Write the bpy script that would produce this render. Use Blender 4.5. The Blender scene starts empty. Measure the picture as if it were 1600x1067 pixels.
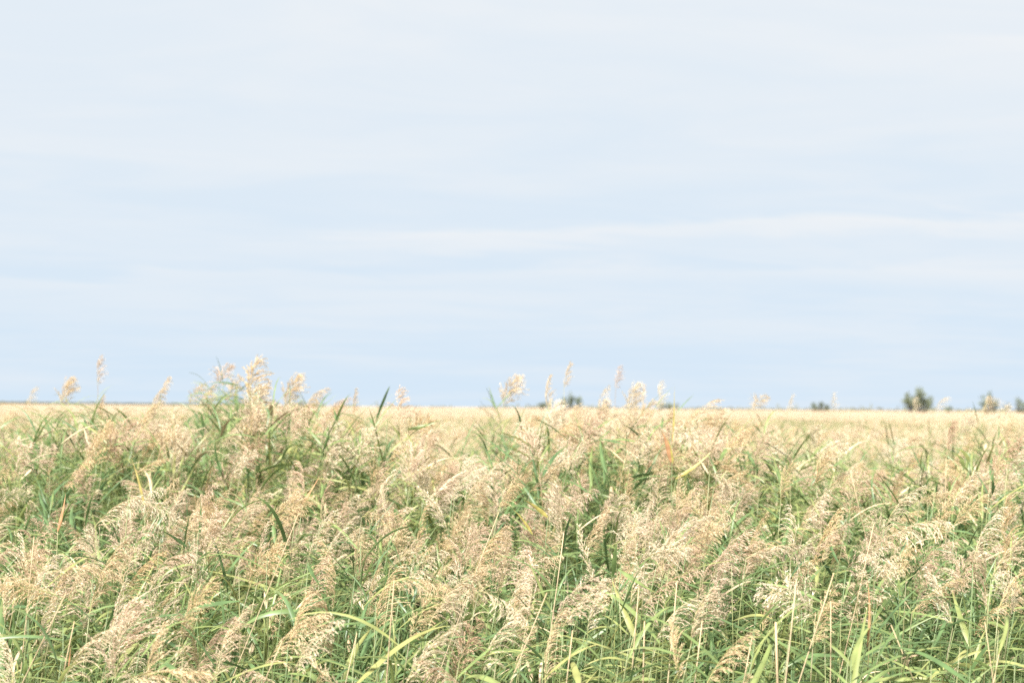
import bpy, math, random
import numpy as np
from mathutils.noise import noise as pnoise
from mathutils import Matrix, Vector, Euler

random.seed(11)
rng = np.random.default_rng(11)
R = math.radians
SC = bpy.context.scene
COL = SC.collection
PI = math.pi

# ------------------------------------------------------------------ camera
EYE = Vector((0.0, 0.0, 2.3))
FPX = 2222.0                      # 50 mm on a 36 mm frame, in photo pixels (1600 wide)
ROLL = R(0.45)
PITCH = math.atan(102.5 / FPX)
CAM_R = Matrix.Rotation(PI / 2 + PITCH, 3, 'X') @ Matrix.Rotation(ROLL, 3, 'Z')
cam_data = bpy.data.cameras.new('camera')
cam_data.lens = 50
cam_data.sensor_width = 36
cam_data.clip_start = 0.05
cam_data.clip_end = 20000
cam_data.dof.use_dof = True
cam_data.dof.focus_distance = 5.2
cam_data.dof.aperture_fstop = 2.8
cam = bpy.data.objects.new('camera', cam_data)
cam.matrix_world = Matrix.Translation(EYE) @ CAM_R.to_4x4()
COL.objects.link(cam)
SC.camera = cam

# ------------------------------------------------------------------ sky, sun, exposure
SUN_EL, SUN_AZ = R(52), R(205)     # azimuth clockwise from +Y: behind the camera, to the left
EXPOSURE = 2.24
world = bpy.data.worlds.new('World')
SC.world = world
world.use_nodes = True
nt = world.node_tree
nt.nodes.clear()
N = nt.nodes.new
L = nt.links.new
out = N('ShaderNodeOutputWorld')
bg = N('ShaderNodeBackground')
bg.inputs['Strength'].default_value = 0.0725
sky = N('ShaderNodeTexSky')
sky.sky_type = 'NISHITA'
sky.sun_disc = False
sky.sun_elevation = SUN_EL
sky.sun_rotation = SUN_AZ
sky.air_density = 1.0
sky.dust_density = 1.0
sky.ozone_density = 1.2
tc = N('ShaderNodeTexCoord')
sep = N('ShaderNodeSeparateXYZ')
L(tc.outputs['Generated'], sep.inputs[0])
lift = N('ShaderNodeVectorMath')            # thin haze: the low sky looks like the sky some way up
lift.operation = 'MULTIPLY_ADD'
lift.inputs[1].default_value = (1, 1, 0.75)
lift.inputs[2].default_value = (0, 0, 0.30)
L(tc.outputs['Generated'], lift.inputs[0])
L(lift.outputs[0], sky.inputs[0])


def m(op, a, b=None, c=None, clamp=False):
    n = N('ShaderNodeMath')
    n.operation = op
    n.use_clamp = clamp
    for i, v in enumerate((a, b, c)):
        if v is None:
            continue
        if isinstance(v, (int, float)):
            n.inputs[i].default_value = v
        else:
            L(v, n.inputs[i])
    return n.outputs[0]


zc = m('ADD', m('MAXIMUM', sep.outputs['Z'], 0.0), 0.06)
u_ = m('DIVIDE', sep.outputs['X'], zc)
v_ = m('DIVIDE', sep.outputs['Y'], zc)
comb = N('ShaderNodeCombineXYZ')
L(m('ADD', m('MULTIPLY', u_, 0.62), m('MULTIPLY', v_, 0.16)), comb.inputs[0])
L(m('ADD', v_, m('MULTIPLY', u_, -0.20)), comb.inputs[1])
comb.inputs[2].default_value = 3.7
n1 = N('ShaderNodeTexNoise')
n1.inputs['Scale'].default_value = 0.55
n1.inputs['Detail'].default_value = 7
n1.inputs['Roughness'].default_value = 0.52
n1.inputs['Distortion'].default_value = 0.4
L(comb.outputs[0], n1.inputs['Vector'])
n2 = N('ShaderNodeTexNoise')
n2.inputs['Scale'].default_value = 1.9
n2.inputs['Detail'].default_value = 8
n2.inputs['Roughness'].default_value = 0.6
n2.inputs['Distortion'].default_value = 0.9
L(comb.outputs[0], n2.inputs['Vector'])
mr = N('ShaderNodeMapRange')
mr.interpolation_type = 'SMOOTHSTEP'
mr.inputs['From Min'].default_value = 0.38
mr.inputs['From Max'].default_value = 0.68
L(m('ADD', m('MULTIPLY', n1.outputs['Fac'], 0.6), m('MULTIPLY', n2.outputs['Fac'], 0.4)), mr.inputs['Value'])
elev = N('ShaderNodeMapRange')
elev.inputs['From Min'].default_value = 0.0
elev.inputs['From Max'].default_value = 0.26
elev.inputs['To Min'].default_value = 0.14
elev.inputs['To Max'].default_value = 0.62
L(sep.outputs['Z'], elev.inputs['Value'])


def smooth(val, a, b):
    q = N('ShaderNodeMapRange')
    q.interpolation_type = 'SMOOTHSTEP'
    q.inputs['From Min'].default_value = a
    q.inputs['From Max'].default_value = b
    L(val, q.inputs['Value'])
    return q.outputs[0]


def streak(v0, slope, wide, uin, gain):
    """a long thin bank of cloud lying across the cloud layer"""
    dev = m('ADD', m('SUBTRACT', v_, v0), m('MULTIPLY', u_, slope))
    dev = m('ADD', dev, m('MULTIPLY', m('SUBTRACT', n2.outputs['Fac'], 0.5), 1.5))
    body = smooth(m('ABSOLUTE', dev), wide, 0.0)
    return m('MULTIPLY', m('MULTIPLY', body, smooth(u_, uin, uin + 1.2)), gain)


banks = m('ADD', streak(5.55, 0.25, 0.36, -1.3, 0.38), m('ADD', streak(6.5, 0.12, 0.4, -3.2, 0.2), streak(3.62, 0.3, 0.3, 0.55, 0.3)))
base_cover = m('ADD', elev.outputs[0], banks)
cover = m('ADD', base_cover, m('MULTIPLY', mr.outputs[0], 0.36), clamp=True)
mix = N('ShaderNodeMix')
mix.data_type = 'RGBA'
L(cover, mix.inputs[0])
veil = N('ShaderNodeMix')                     # even milky veil under the clouds
veil.data_type = 'RGBA'
veil.inputs[0].default_value = 0.93
L(sky.outputs[0], veil.inputs[6])
veil.inputs[7].default_value = (1.88, 2.29, 2.64, 1)
L(veil.outputs[2], mix.inputs[6])
mix.inputs[7].default_value = (2.50, 2.60, 2.70, 1)   # thin high cloud
L(mix.outputs[2], bg.inputs['Color'])
L(bg.outputs[0], out.inputs['Surface'])

sun_data = bpy.data.lights.new('sun', 'SUN')
sun_data.energy = 4.0
sun_data.angle = R(9)
sun_data.color = (1.0, 0.97, 0.925)
sun = bpy.data.objects.new('sun', sun_data)
sdir = Vector((math.sin(SUN_AZ) * math.cos(SUN_EL), math.cos(SUN_AZ) * math.cos(SUN_EL), math.sin(SUN_EL)))
sun.rotation_euler = sdir.to_track_quat('Z', 'Y').to_euler()
sun.location = (0, 0, 30)
COL.objects.link(sun)

SC.view_settings.view_transform = 'Standard'
SC.view_settings.look = 'None'
SC.view_settings.gamma = 1
SC.view_settings.exposure = EXPOSURE
SC.view_settings.use_curve_mapping = False
SC.render.engine = 'CYCLES'
SC.cycles.use_denoising = False
SC.cycles.max_bounces = 8
SC.cycles.diffuse_bounces = 4
SC.cycles.transmission_bounces = 4
SC.cycles.glossy_bounces = 2


# ------------------------------------------------------------------ pixels to places
def pix(u, v, d):
    """point at depth d (metres along Y) seen at photo pixel u, v"""
    q = CAM_R @ Vector(((u - 800) / FPX, -(v - 533.5) / FPX, -1))
    return EYE + q * (d / q.y)


def horizon(u):
    return 636 + (u - 800) * math.tan(ROLL)


def col_of(x, y):
    return 800 + FPX * x / y


ROWS_V = [560, 600, 640, 655, 680, 720, 770, 850, 950, 1067]      # plume base row in the photo
ROWS_D = [12., 12., 12., 11.0, 9.6, 7.9, 6.7, 5.5, 4.6, 3.95]     # and how far such a plume stands


def row_depth(v):
    return float(np.interp(v, ROWS_V, ROWS_D))


def canopy_row(d):
    return float(np.interp(d, ROWS_D[:1:-1], ROWS_V[:1:-1]))


PROFILE_U = [0, 60, 100, 200, 250, 300, 350, 400, 450, 500, 560, 620, 680, 760, 800, 850, 900, 1000, 1100, 1180, 1250, 1330, 1400, 1500, 1600]
PROFILE_V = [668, 652, 636, 646, 662, 640, 612, 612, 642, 652, 668, 700, 714, 700, 668, 658, 648, 646, 660, 688, 702, 716, 716, 704, 676]


def ground_z(y):
    t = min(max((y - 1.6) / 2.2, 0), 1)
    return 0.72 * (1 - t * t * (3 - 2 * t))


# how thick the plumes stand, by 100 px column and row band of the photo
DENS_V = [640, 688, 735, 783, 830, 878, 926, 974, 1021, 1068]
DENS = ['3244643466743344', '4265647677853456', '4388657876975457', '6588767867986567', '7776788867987756',
        '6754766755655766', '6554555744534544', '4445565643323332', '3555556441323221']


def density(u, v):
    c = min(max(int(u / 100), 0), 15)
    r = 0
    while r < 8 and v >= DENS_V[r + 1]:
        r += 1
    return int(DENS[r][c]) / 9.0


# ------------------------------------------------------------------ materials
def plant_mat(name, ramp, trans=0.35, rough=0.5, spec=0.3, var=0.22, hue=0.03, tip=None):
    """base colours picked per plant (object random), fine grain from the tint attribute"""
    mt = bpy.data.materials.new(name)
    mt.use_nodes = True
    t = mt.node_tree
    t.nodes.clear()
    A = t.nodes.new
    K = t.links.new
    o = A('ShaderNodeOutputMaterial')
    info = A('ShaderNodeObjectInfo')
    geo = A('ShaderNodeNewGeometry')
    cr = A('ShaderNodeValToRGB')
    els = cr.color_ramp.elements
    while len(els) < len(ramp):
        els.new(0.5)
    for e, (p, c) in zip(els, ramp):
        e.position = p
        e.color = (*c, 1)
    ns = A('ShaderNodeTexNoise')                 # drifts of colour over the bed
    ns.inputs['Scale'].default_value = 0.9
    ns.inputs['Detail'].default_value = 2
    K(geo.outputs['Position'], ns.inputs['Vector'])
    ad = A('ShaderNodeMath')
    ad.operation = 'MULTIPLY_ADD'
    K(ns.outputs['Fac'], ad.inputs[0])
    ad.inputs[1].default_value = 0.9
    sb = A('ShaderNodeMath')
    sb.operation = 'MULTIPLY_ADD'
    K(info.outputs['Random'], sb.inputs[0])
    sb.inputs[1].default_value = 0.75
    sb.inputs[2].default_value = -0.325
    K(sb.outputs[0], ad.inputs[2])
    K(ad.outputs[0], cr.inputs[0])
    at = A('ShaderNodeAttribute')
    at.attribute_name = 'tint'
    src = cr.outputs[0]
    if tip is not None:                          # second colour carried by the attribute's green channel
        sp = A('ShaderNodeSeparateColor')
        K(at.outputs['Color'], sp.inputs[0])
        mx = A('ShaderNodeMix')
        mx.data_type = 'RGBA'
        K(sp.outputs[1], mx.inputs[0])
        K(src, mx.inputs[6])
        mx.inputs[7].default_value = (*tip, 1)
        src = mx.outputs[2]
        val = sp.outputs[0]
    else:
        val = at.outputs['Fac']
    mul = A('ShaderNodeMix')
    mul.data_type = 'RGBA'
    mul.blend_type = 'MULTIPLY'
    mul.inputs[0].default_value = 1
    K(src, mul.inputs[6])
    cmb = A('ShaderNodeCombineColor')
    for i in range(3):
        K(val, cmb.inputs[i])
    K(cmb.outputs[0], mul.inputs[7])
    p = A('ShaderNodeBsdfPrincipled')
    p.inputs['Roughness'].default_value = rough
    p.inputs['Specular IOR Level'].default_value = spec
    K(mul.outputs[2], p.inputs['Base Color'])
    if trans > 0:
        tr = A('ShaderNodeBsdfTranslucent')
        K(mul.outputs[2], tr.inputs['Color'])
        ms = A('ShaderNodeMixShader')
        ms.inputs[0].default_value = trans
        K(p.outputs[0], ms.inputs[1])
        K(tr.outputs[0], ms.inputs[2])
        K(ms.outputs[0], o.inputs['Surface'])
    else:
        K(p.outputs[0], o.inputs['Surface'])
    return mt


M_LEAF = plant_mat('leaf_green', [(0.0, (0.082, 0.142, 0.060)), (0.35, (0.120, 0.188, 0.070)), (0.65, (0.190, 0.245, 0.085)), (1.0, (0.31, 0.30, 0.11))],
                   trans=0.45, rough=0.42, spec=0.4, tip=(0.36, 0.31, 0.12))
M_YELLOW = plant_mat('leaf_yellow', [(0.0, (0.36, 0.31, 0.09)), (1.0, (0.42, 0.34, 0.13))], trans=0.35, tip=(0.45, 0.36, 0.16))
M_RUST = plant_mat('leaf_rust', [(0.0, (0.33, 0.17, 0.085)), (1.0, (0.40, 0.23, 0.12))], trans=0.25, rough=0.6, tip=(0.42, 0.27, 0.15))
M_STRAW = plant_mat('dry_straw', [(0.0, (0.33, 0.25, 0.15)), (1.0, (0.42, 0.34, 0.22))], trans=0.1, rough=0.5, tip=(0.34, 0.24, 0.13))
M_STEM = plant_mat('reed_stem', [(0.0, (0.09, 0.14, 0.055)), (0.5, (0.13, 0.17, 0.07)), (1.0, (0.24, 0.22, 0.11))], trans=0.1, rough=0.4, tip=(0.16, 0.10, 0.06))
M_PINK = plant_mat('plume_pinkish', [(0.0, (0.57, 0.42, 0.30)), (0.5, (0.65, 0.50, 0.375)), (1.0, (0.70, 0.56, 0.44))], trans=0.5, rough=0.7, spec=0.2, tip=(0.36, 0.33, 0.15))
M_GOLD = plant_mat('plume_golden', [(0.0, (0.58, 0.43, 0.25)), (0.5, (0.66, 0.515, 0.335)), (1.0, (0.71, 0.58, 0.42))], trans=0.5, rough=0.7, spec=0.2, tip=(0.40, 0.36, 0.14))
M_CREAM = plant_mat('plume_cream', [(0.0, (0.62, 0.50, 0.35)), (0.5, (0.69, 0.58, 0.43)), (1.0, (0.73, 0.635, 0.50))], trans=0.5, rough=0.6, spec=0.3, tip=(0.42, 0.37, 0.15))
M_BROWN = plant_mat('plume_brown', [(0.0, (0.40, 0.26, 0.17)), (1.0, (0.52, 0.37, 0.26))], trans=0.4, rough=0.7, spec=0.2, tip=(0.30, 0.24, 0.12))
M_TREE = plant_mat('tree_foliage', [(0.0, (0.15, 0.18, 0.10)), (0.5, (0.20, 0.23, 0.13)), (1.0, (0.25, 0.27, 0.16))], trans=0.4, rough=0.6, spec=0.2)
M_BARK = plant_mat('bark', [(0.0, (0.10, 0.075, 0.05)), (1.0, (0.15, 0.12, 0.09))], trans=0, rough=0.9, spec=0.1)
M_FARWOOD = plant_mat('far_wood', [(0.0, (0.11, 0.12, 0.055)), (0.5, (0.18, 0.18, 0.085)), (1.0, (0.26, 0.23, 0.12))], trans=0.2, rough=0.8, spec=0.1)


def ground_mat():
    mt = bpy.data.materials.new('marsh_litter')
    mt.use_nodes = True
    t = mt.node_tree
    p = t.nodes['Principled BSDF']
    p.inputs['Roughness'].default_value = 0.9
    g = t.nodes.new('ShaderNodeNewGeometry')
    n = t.nodes.new('ShaderNodeTexNoise')
    n.inputs['Scale'].default_value = 6
    n.inputs['Detail'].default_value = 10
    r = t.nodes.new('ShaderNodeValToRGB')
    r.color_ramp.elements[0].position = 0.35
    r.color_ramp.elements[0].color = (0.09, 0.085, 0.045, 1)
    r.color_ramp.elements[1].position = 0.68
    r.color_ramp.elements[1].color = (0.33, 0.27, 0.16, 1)
    b = t.nodes.new('ShaderNodeBump')
    b.inputs['Strength'].default_value = 0.6
    b.inputs['Distance'].default_value = 0.03
    t.links.new(g.outputs['Position'], n.inputs['Vector'])
    t.links.new(n.outputs['Fac'], r.inputs[0])
    t.links.new(r.outputs[0], p.inputs['Base Color'])
    t.links.new(n.outputs['Fac'], b.inputs['Height'])
    t.links.new(b.outputs[0], p.inputs['Normal'])
    return mt


def water_mat():
    mt = bpy.data.materials.new('lagoon_water')
    mt.use_nodes = True
    p = mt.node_tree.nodes['Principled BSDF']
    p.inputs['Base Color'].default_value = (0.10, 0.13, 0.14, 1)
    p.inputs['Roughness'].default_value = 0.12
    n = mt.node_tree.nodes.new('ShaderNodeTexNoise')
    n.inputs['Scale'].default_value = 0.8
    b = mt.node_tree.nodes.new('ShaderNodeBump')
    b.inputs['Strength'].default_value = 0.25
    mt.node_tree.links.new(n.outputs['Fac'], b.inputs['Height'])
    mt.node_tree.links.new(b.outputs[0], p.inputs['Normal'])
    return mt


M_GROUND = ground_mat()
M_WATER = water_mat()


# ------------------------------------------------------------------ geometry helpers
class Geo:
    """vertices, faces, tint (value, second-colour share) per vertex, material per face"""

    def __init__(s):
        s.V, s.F, s.T, s.M, s.n = [], [], [], [], 0

    def add(s, V, F, T, mat=0):
        V = np.asarray(V, float).reshape(-1, 3)
        T = np.asarray(T, float).reshape(-1, 2)
        s.V.append(V)
        s.T.append(T)
        k = s.n
        s.F.extend([tuple(i + k for i in f) for f in F])
        s.M.extend([mat] * len(F))
        s.n += len(V)
        return s

    def join(s, g, mat4=None, matmap=None):
        V = np.concatenate(g.V)
        if mat4 is not None:
            A = np.array(mat4)
            V = V @ A[:3, :3].T + A[:3, 3]
        k = s.n
        s.V.append(V)
        s.T.append(np.concatenate(g.T))
        s.F.extend([tuple(i + k for i in f) for f in g.F])
        s.M.extend([matmap if matmap is not None else q for q in g.M])
        s.n += len(V)
        return s

    def mesh(s, name, mats, smooth=True):
        me = bpy.data.meshes.new(name)
        me.from_pydata(np.concatenate(s.V).tolist(), [], s.F)
        T = np.concatenate(s.T)
        a = me.attributes.new('tint', 'FLOAT_COLOR', 'POINT')
        c = np.zeros((len(T), 4))
        c[:, 0] = T[:, 0]
        c[:, 1] = T[:, 1]
        c[:, 2] = T[:, 0]
        c[:, 3] = 1
        a.data.foreach_set('color', c.ravel())
        for q in mats:
            me.materials.append(q)
        if len(mats) > 1:
            me.polygons.foreach_set('material_index', s.M)
        if smooth:
            me.polygons.foreach_set('use_smooth', [True] * len(me.polygons))
        me.update()
        return me


def norm(v):
    v = np.asarray(v, float)
    return v / (np.linalg.norm(v) + 1e-9)


def stem_xy(t, H, lean, leany):
    return np.array([lean * t ** 1.8, leany * t ** 1.8, H * t])


def stem_geo(H, lean, leany=0.0, r0=0.0042, r1=0.0018, segs=9, sides=5, drytop=0.0):
    V, F, T = [], [], []
    for i in range(segs + 1):
        t = i / segs
        c = stem_xy(t, H, lean, leany)
        r = r0 + (r1 - r0) * t
        for k in range(sides):
            a = 2 * PI * k / sides
            V.append(c + np.array([math.cos(a) * r, math.sin(a) * r, 0]))
            T.append((0.85 + 0.3 * ((i * 7) % 3) / 2, drytop * t))
    for i in range(segs):
        for k in range(sides):
            a, b = i * sides + k, i * sides + (k + 1) % sides
            F.append((a, b, b + sides, a + sides))
    F.append(tuple(range(segs * sides, segs * sides + sides)))
    return Geo().add(V, F, T)


def leaf_geo(Lf, W, em, arch, twist, side, segs=9, tipdry=0.6, curl=0.0):
    """blade leaving the stem at angle em from the vertical towards +x, arching over"""
    V, F, T = [], [], []
    p = np.zeros(3)
    for i in range(segs + 1):
        t = i / segs
        a = em + arch * t ** 1.6
        d = np.array([math.sin(a), 0, math.cos(a)])
        if i:
            p = p + d * (Lf / segs)
        w = W * (min(1, 0.35 + 3.2 * t) * (1 - t ** 2.4)) * 0.5
        roll = twist * t + 0.15
        sidev = np.array([0, 1, 0.0])
        upv = np.cross(d, sidev) * -1
        s = sidev * math.cos(roll) + upv * math.sin(roll)
        u = upv * math.cos(roll) - sidev * math.sin(roll)
        q = p + np.array([0, side * t * t * Lf, curl * math.sin(t * 7) * 0.01])
        dry = max(0, (t - 0.55) / 0.45) ** 1.5 * tipdry
        b = 0.92 + 0.16 * math.sin(i * 2.1 + W * 900)
        V += [q - s * w + u * w * 0.35, q, q + s * w + u * w * 0.35]
        T += [(b, dry), (b * 1.12, dry * 0.7), (b * 0.96, dry)]
    for i in range(segs):
        k = i * 3
        F += [(k, k + 1, k + 4, k + 3), (k + 1, k + 2, k + 5, k + 4)]
    return Geo().add(V, F, T)


def plume_geo(kind, r, size=1.0, lod=0, fat=1.0):
    """a reed panicle: a nodding axis with whorls of branches hung with spikelets, blown to +x"""
    P = dict(bushy=dict(L=.23, a0=.02, a1=.55, bl=.11, spread=.80, wind=.35, droop=.6, n=18, per=4, jit=.30),
             nodding=dict(L=.29, a0=.10, a1=1.05, bl=.115, spread=.36, wind=.55, droop=1.05, n=18, per=3, jit=.17),
             narrow=dict(L=.25, a0=.05, a1=.50, bl=.075, spread=.36, wind=.35, droop=.40, n=18, per=3, jit=.2),
             feather=dict(L=.24, a0=.0, a1=.30, bl=.085, spread=.55, wind=.55, droop=.45, n=16, per=3, jit=.25),
             open=dict(L=.26, a0=.15, a1=.95, bl=.17, spread=.45, wind=.75, droop=.35, n=14, per=2, jit=.2))[kind]
    P.update(L=P['L'] * r.uniform(.8, 1.1), a1=P['a1'] * r.uniform(.55, 1.25), spread=P['spread'] * r.uniform(.8, 1.35), bl=P['bl'] * r.uniform(.85, 1.15), droop=P['droop'] * r.uniform(.6, 1.2))
    g = Geo()
    Lr, n, per = P['L'] * size, P['n'], P['per']
    if lod == 1:
        n, per = int(n * .6), max(2, per - 1)
    if lod == 2:
        n, per = 6, 2
    V, F, T = [], [], []

    def strip(a, b, w, sh, gr):
        k = len(V)
        d = norm(b - a)
        s = norm(np.cross(d, r.normal(size=3))) * w
        V.extend([a - s, a + s, b + s * .6, b - s * .6])
        F.append((k, k + 1, k + 2, k + 3))
        T.extend([(sh, gr)] * 4)

    def spikelet(a, d, ln, w, sh):
        k = len(V)
        s = norm(np.cross(d, r.normal(size=3))) * w
        c = a + d * ln * .45
        bend = r.normal(size=3) * ln * .1
        V.extend([a, c + s, a + d * ln + bend, c - s])
        F.append((k, k + 1, k + 2, k + 3))
        T.extend([(sh * .85, .25), (sh, 0), (sh * 1.12, 0), (sh, 0)])

    pts = [np.zeros(3)]
    dirs = []
    K = 12
    wob = r.normal() * .15
    for i in range(K):
        a = P['a0'] + P['a1'] * (i / K) ** 1.3
        d = norm([math.sin(a), wob * (i / K), math.cos(a)])
        dirs.append(d)
        pts.append(pts[-1] + d * Lr / K)
    dirs.append(dirs[-1])
    if lod < 2:
        for i in range(K):
            strip(pts[i], pts[i + 1], .0014 * (1 - i / K) + .0005, .9, .75)
    for j in range(n):
        t = (j + r.uniform(-.3, .3)) / n
        t = min(max(t, 0.0), .995)
        x = t * K
        i = int(x)
        o = pts[i] + (pts[i + 1] - pts[i]) * (x - i)
        tan = dirs[i]
        shape = (0.55 + 0.45 * math.sin(min(1, t / .35) * PI / 2)) * (1 - .72 * max(0, (t - .3) / .7))
        for q in range(per):
            ph = r.uniform(0, 2 * PI)
            rad = np.array([math.cos(ph), math.sin(ph), 0])
            bl = P['bl'] * size * shape * r.uniform(.6, 1.15)
            d = norm(tan * r.uniform(.75, 1.1) + rad * P['spread'] * r.uniform(.6, 1.2) + np.array([P['wind'] * .6, 0, 0]))
            ns = max(4, int(bl / (.0078 if lod == 0 else .013 if lod == 1 else .03)))
            p = o.copy()
            step = bl / ns
            tone = r.uniform(.82, 1.12)
            for s in range(ns):
                f = s / ns
                dd = norm(d + np.array([P['wind'] * f * .9, 0, -P['droop'] * f * f * 1.6 - .1 * f]))
                p2 = p + dd * step
                if lod == 0 or (lod == 1 and s % 2 == 0):
                    strip(p, p2, .00045, .95, .5 * (1 - f))
                if f > .12 or lod:
                    for e in range((3 if r.random() < .45 else 2) if lod == 0 else 2 if lod == 1 else 1):
                        sd = norm(dd + r.normal(size=3) * P['jit'] + np.array([P['wind'] * .25, 0, -P['droop'] * .22]))
                        ln = r.uniform(.009, .0145) * size * (1, 1.35, 3.0)[lod]
                        spikelet(p2, sd, ln, r.uniform(.0009, .0015) * (1, 1.7, 4.5)[lod] * fat, tone * r.uniform(.72, 1.2))
                p = p2
    g.add(V, F, T)
    g.tip = pts[-1] + np.array([.02, 0, 0]) * size
    return g


def new_obj(name, me, parent=None):
    o = bpy.data.objects.new(name, me)
    COL.objects.link(o)
    if parent is not None:
        o.parent = parent
    return o


def tag(o, label=None, cat=None, group=None, kind=None):
    if label:
        o['label'] = label
    if cat:
        o['category'] = cat
    if group:
        o['group'] = group
    if kind:
        o['kind'] = kind
    return o


# ------------------------------------------------------------------ the setting
def build_ground():
    ys = [-6, -3, 0, .8, 1.4, 1.8, 2.2, 2.6, 3.0, 3.4, 3.8, 4.5, 6, 9, 15, 30, 60, 120, 300, 800, 2000, 5000, 9000]
    V, F = [], []
    xs = [-9000, -3000, -800, -200, -60, -20, -8, -4, -2, 0, 2, 4, 8, 20, 60, 200, 800, 3000, 9000]
    for y in ys:
        for x in xs:
            V.append((x, y, ground_z(y) + .02 * math.sin(x * 1.7 + y * 2.3)))
    w = len(xs)
    for j in range(len(ys) - 1):
        for i in range(w - 1):
            a = j * w + i
            F.append((a, a + 1, a + w + 1, a + w))
    g = Geo().add(V, F, [(1, 0)] * len(V))
    return tag(new_obj('ground', g.mesh('ground', [M_GROUND])), kind='structure')


build_ground()

# a sheet of open water far off at the left, under the horizon
g = Geo()
wp = [(-2400, 2300), (-420, 2300), (-520, 3200), (-1400, 4800), (-5000, 4800)]
g.add([(x, y, .06) for x, y in wp], [tuple(range(len(wp)))], [(1, 0)] * len(wp))
tag(new_obj('water', g.mesh('water', [M_WATER])), kind='structure')


def leaf_cloud(g, c, rad, n, size, mat=0, hollow=.35, aspect=.5):
    """n leaf-sprig faces spread through an ellipsoid"""
    d = rng.normal(size=(n, 3))
    d /= np.linalg.norm(d, axis=1)[:, None]
    rr = (hollow + (1 - hollow) * rng.random(n)) ** .6
    p = np.asarray(c) + d * rr[:, None] * np.asarray(rad)
    a = rng.normal(size=(n, 3))
    a[:, 2] = np.abs(a[:, 2]) + .5
    a /= np.linalg.norm(a, axis=1)[:, None]
    b = np.cross(a, rng.normal(size=(n, 3)))
    b /= np.linalg.norm(b, axis=1)[:, None]
    s = (size * rng.uniform(.6, 1.3, n))[:, None]
    V = np.stack([p, p + a * s * .5 + b * s * aspect * .5, p + a * s, p + a * s * .5 - b * s * aspect * .5], 1).reshape(-1, 3)
    F = [(4 * i, 4 * i + 1, 4 * i + 2, 4 * i + 3) for i in range(n)]
    T = np.repeat(np.stack([rng.uniform(.7, 1.35, n), np.zeros(n)], 1), 4, 0)
    g.add(V, F, T, mat)


def limb(g, a, b, r0, r1, segs=5, sides=6, bend=.1):
    a, b = np.asarray(a, float), np.asarray(b, float)
    ln = np.linalg.norm(b - a)
    off = rng.normal(size=3) * bend * ln
    V, F = [], []
    for i in range(segs + 1):
        t = i / segs
        c = a + (b - a) * t + off * math.sin(t * PI)
        r = r0 + (r1 - r0) * t
        for k in range(sides):
            th = 2 * PI * k / sides
            V.append(c + np.array([math.cos(th), math.sin(th), 0]) * r)
    for i in range(segs):
        for k in range(sides):
            p, q = i * sides + k, i * sides + (k + 1) % sides
            F.append((p, q, q + sides, p + sides))
    g.add(V, F, [(1, 0)] * len(V))


def tree(name, u, D, lobes, label, cat, group):
    """lobes: (pixel x, top row, width px, height px) of each mass of the crown as the photo shows it"""
    k = D / FPX
    base = pix(u, horizon(u), D)
    root = bpy.data.objects.new(name, None)
    COL.objects.link(root)
    root.location = (base.x, D, 0)
    tag(root, label, cat, group)
    gt, gc = Geo(), Geo()
    for (lu, top, w, h) in lobes:
        cz = EYE.z + (horizon(lu) - (top + h / 2)) * k
        cx = (lu - u) * k * 1.2
        rx, rz = w / 2 * k * 1.1, h / 2 * k
        cy = rng.uniform(-.6, .6) * rx
        limb(gt, (cx * .15, cy * .2, -0.05), (cx, cy, cz + rz * .3), .11, .03)
        n = int(23 * w * h / 100)
        for q in range(7):
            dv = norm(rng.normal(size=3))
            c = np.array([cx, cy, cz]) + dv * np.array([rx, rx, rz]) * rng.uniform(.45, .85)
            leaf_cloud(gc, c, (rx * .5, rx * .5, rz * .42), max(20, n // 4), .26, hollow=.1, aspect=.4)
            limb(gt, (cx * .5, cy * .5, cz * .55), c, .05, .015, segs=3, sides=5)
        leaf_cloud(gc, (cx, cy, cz), (rx * .7, rx * .7, rz * .9), n // 2, .3, hollow=.0, aspect=.4)
    new_obj('trunk', gt.mesh('trunk', [M_BARK]), root)
    new_obj('crown', gc.mesh('crown', [M_TREE], smooth=False), root)
    return root


TG = 'trees scattered over the far marsh'
tree('tamarisk_tree', 1433, 165, [(1436, 604, 22, 38), (1419, 611, 14, 32), (1448, 616, 18, 27), (1426, 622, 26, 22), (1434, 614, 24, 28)],
     'biggest bushy olive tree on the far marsh with several leafy heads', 'tree', TG)
tree('tamarisk_tree', 1545, 175, [(1547, 608, 12, 34), (1538, 616, 14, 28), (1554, 620, 12, 24)],
     'pointed olive tree behind a bleached plume, between the biggest tree and the edge tree', 'tree', TG)
tree('tamarisk_tree', 1593, 185, [(1593, 621, 16, 22), (1600, 628, 22, 16)],
     'low rounded olive tree cut by the right edge of the photo', 'tree', TG)
tree('tamarisk_tree', 890, 160, [(891, 611, 12, 30), (884, 620, 14, 22), (903, 619, 10, 20)],
     'narrow dark green tree half hidden by plumes at the centre skyline', 'tree', TG)
tree('marsh_bush', 855, 210, [(856, 625, 16, 14), (848, 630, 10, 9)],
     'small green bush just left of the narrow dark tree', 'bush', 'bushes along the far edge of the marsh')
tree('marsh_bush', 1277, 200, [(1273, 629, 10, 14), (1283, 628, 9, 16), (1290, 633, 8, 10)],
     'low dark bush with three humps on the skyline right of centre', 'bush', 'bushes along the far edge of the marsh')
tree('marsh_bush', 1033, 190, [(1034, 626, 18, 16), (1044, 631, 12, 10)],
     'grey green bush behind pale plumes near the upright yellow leaf', 'bush', 'bushes along the far edge of the marsh')
tree('marsh_bush', 426, 200, [(424, 628, 12, 9), (430, 630, 9, 7)],
     'tiny green bush on the skyline left of centre', 'bush', 'bushes along the far edge of the marsh')
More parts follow.
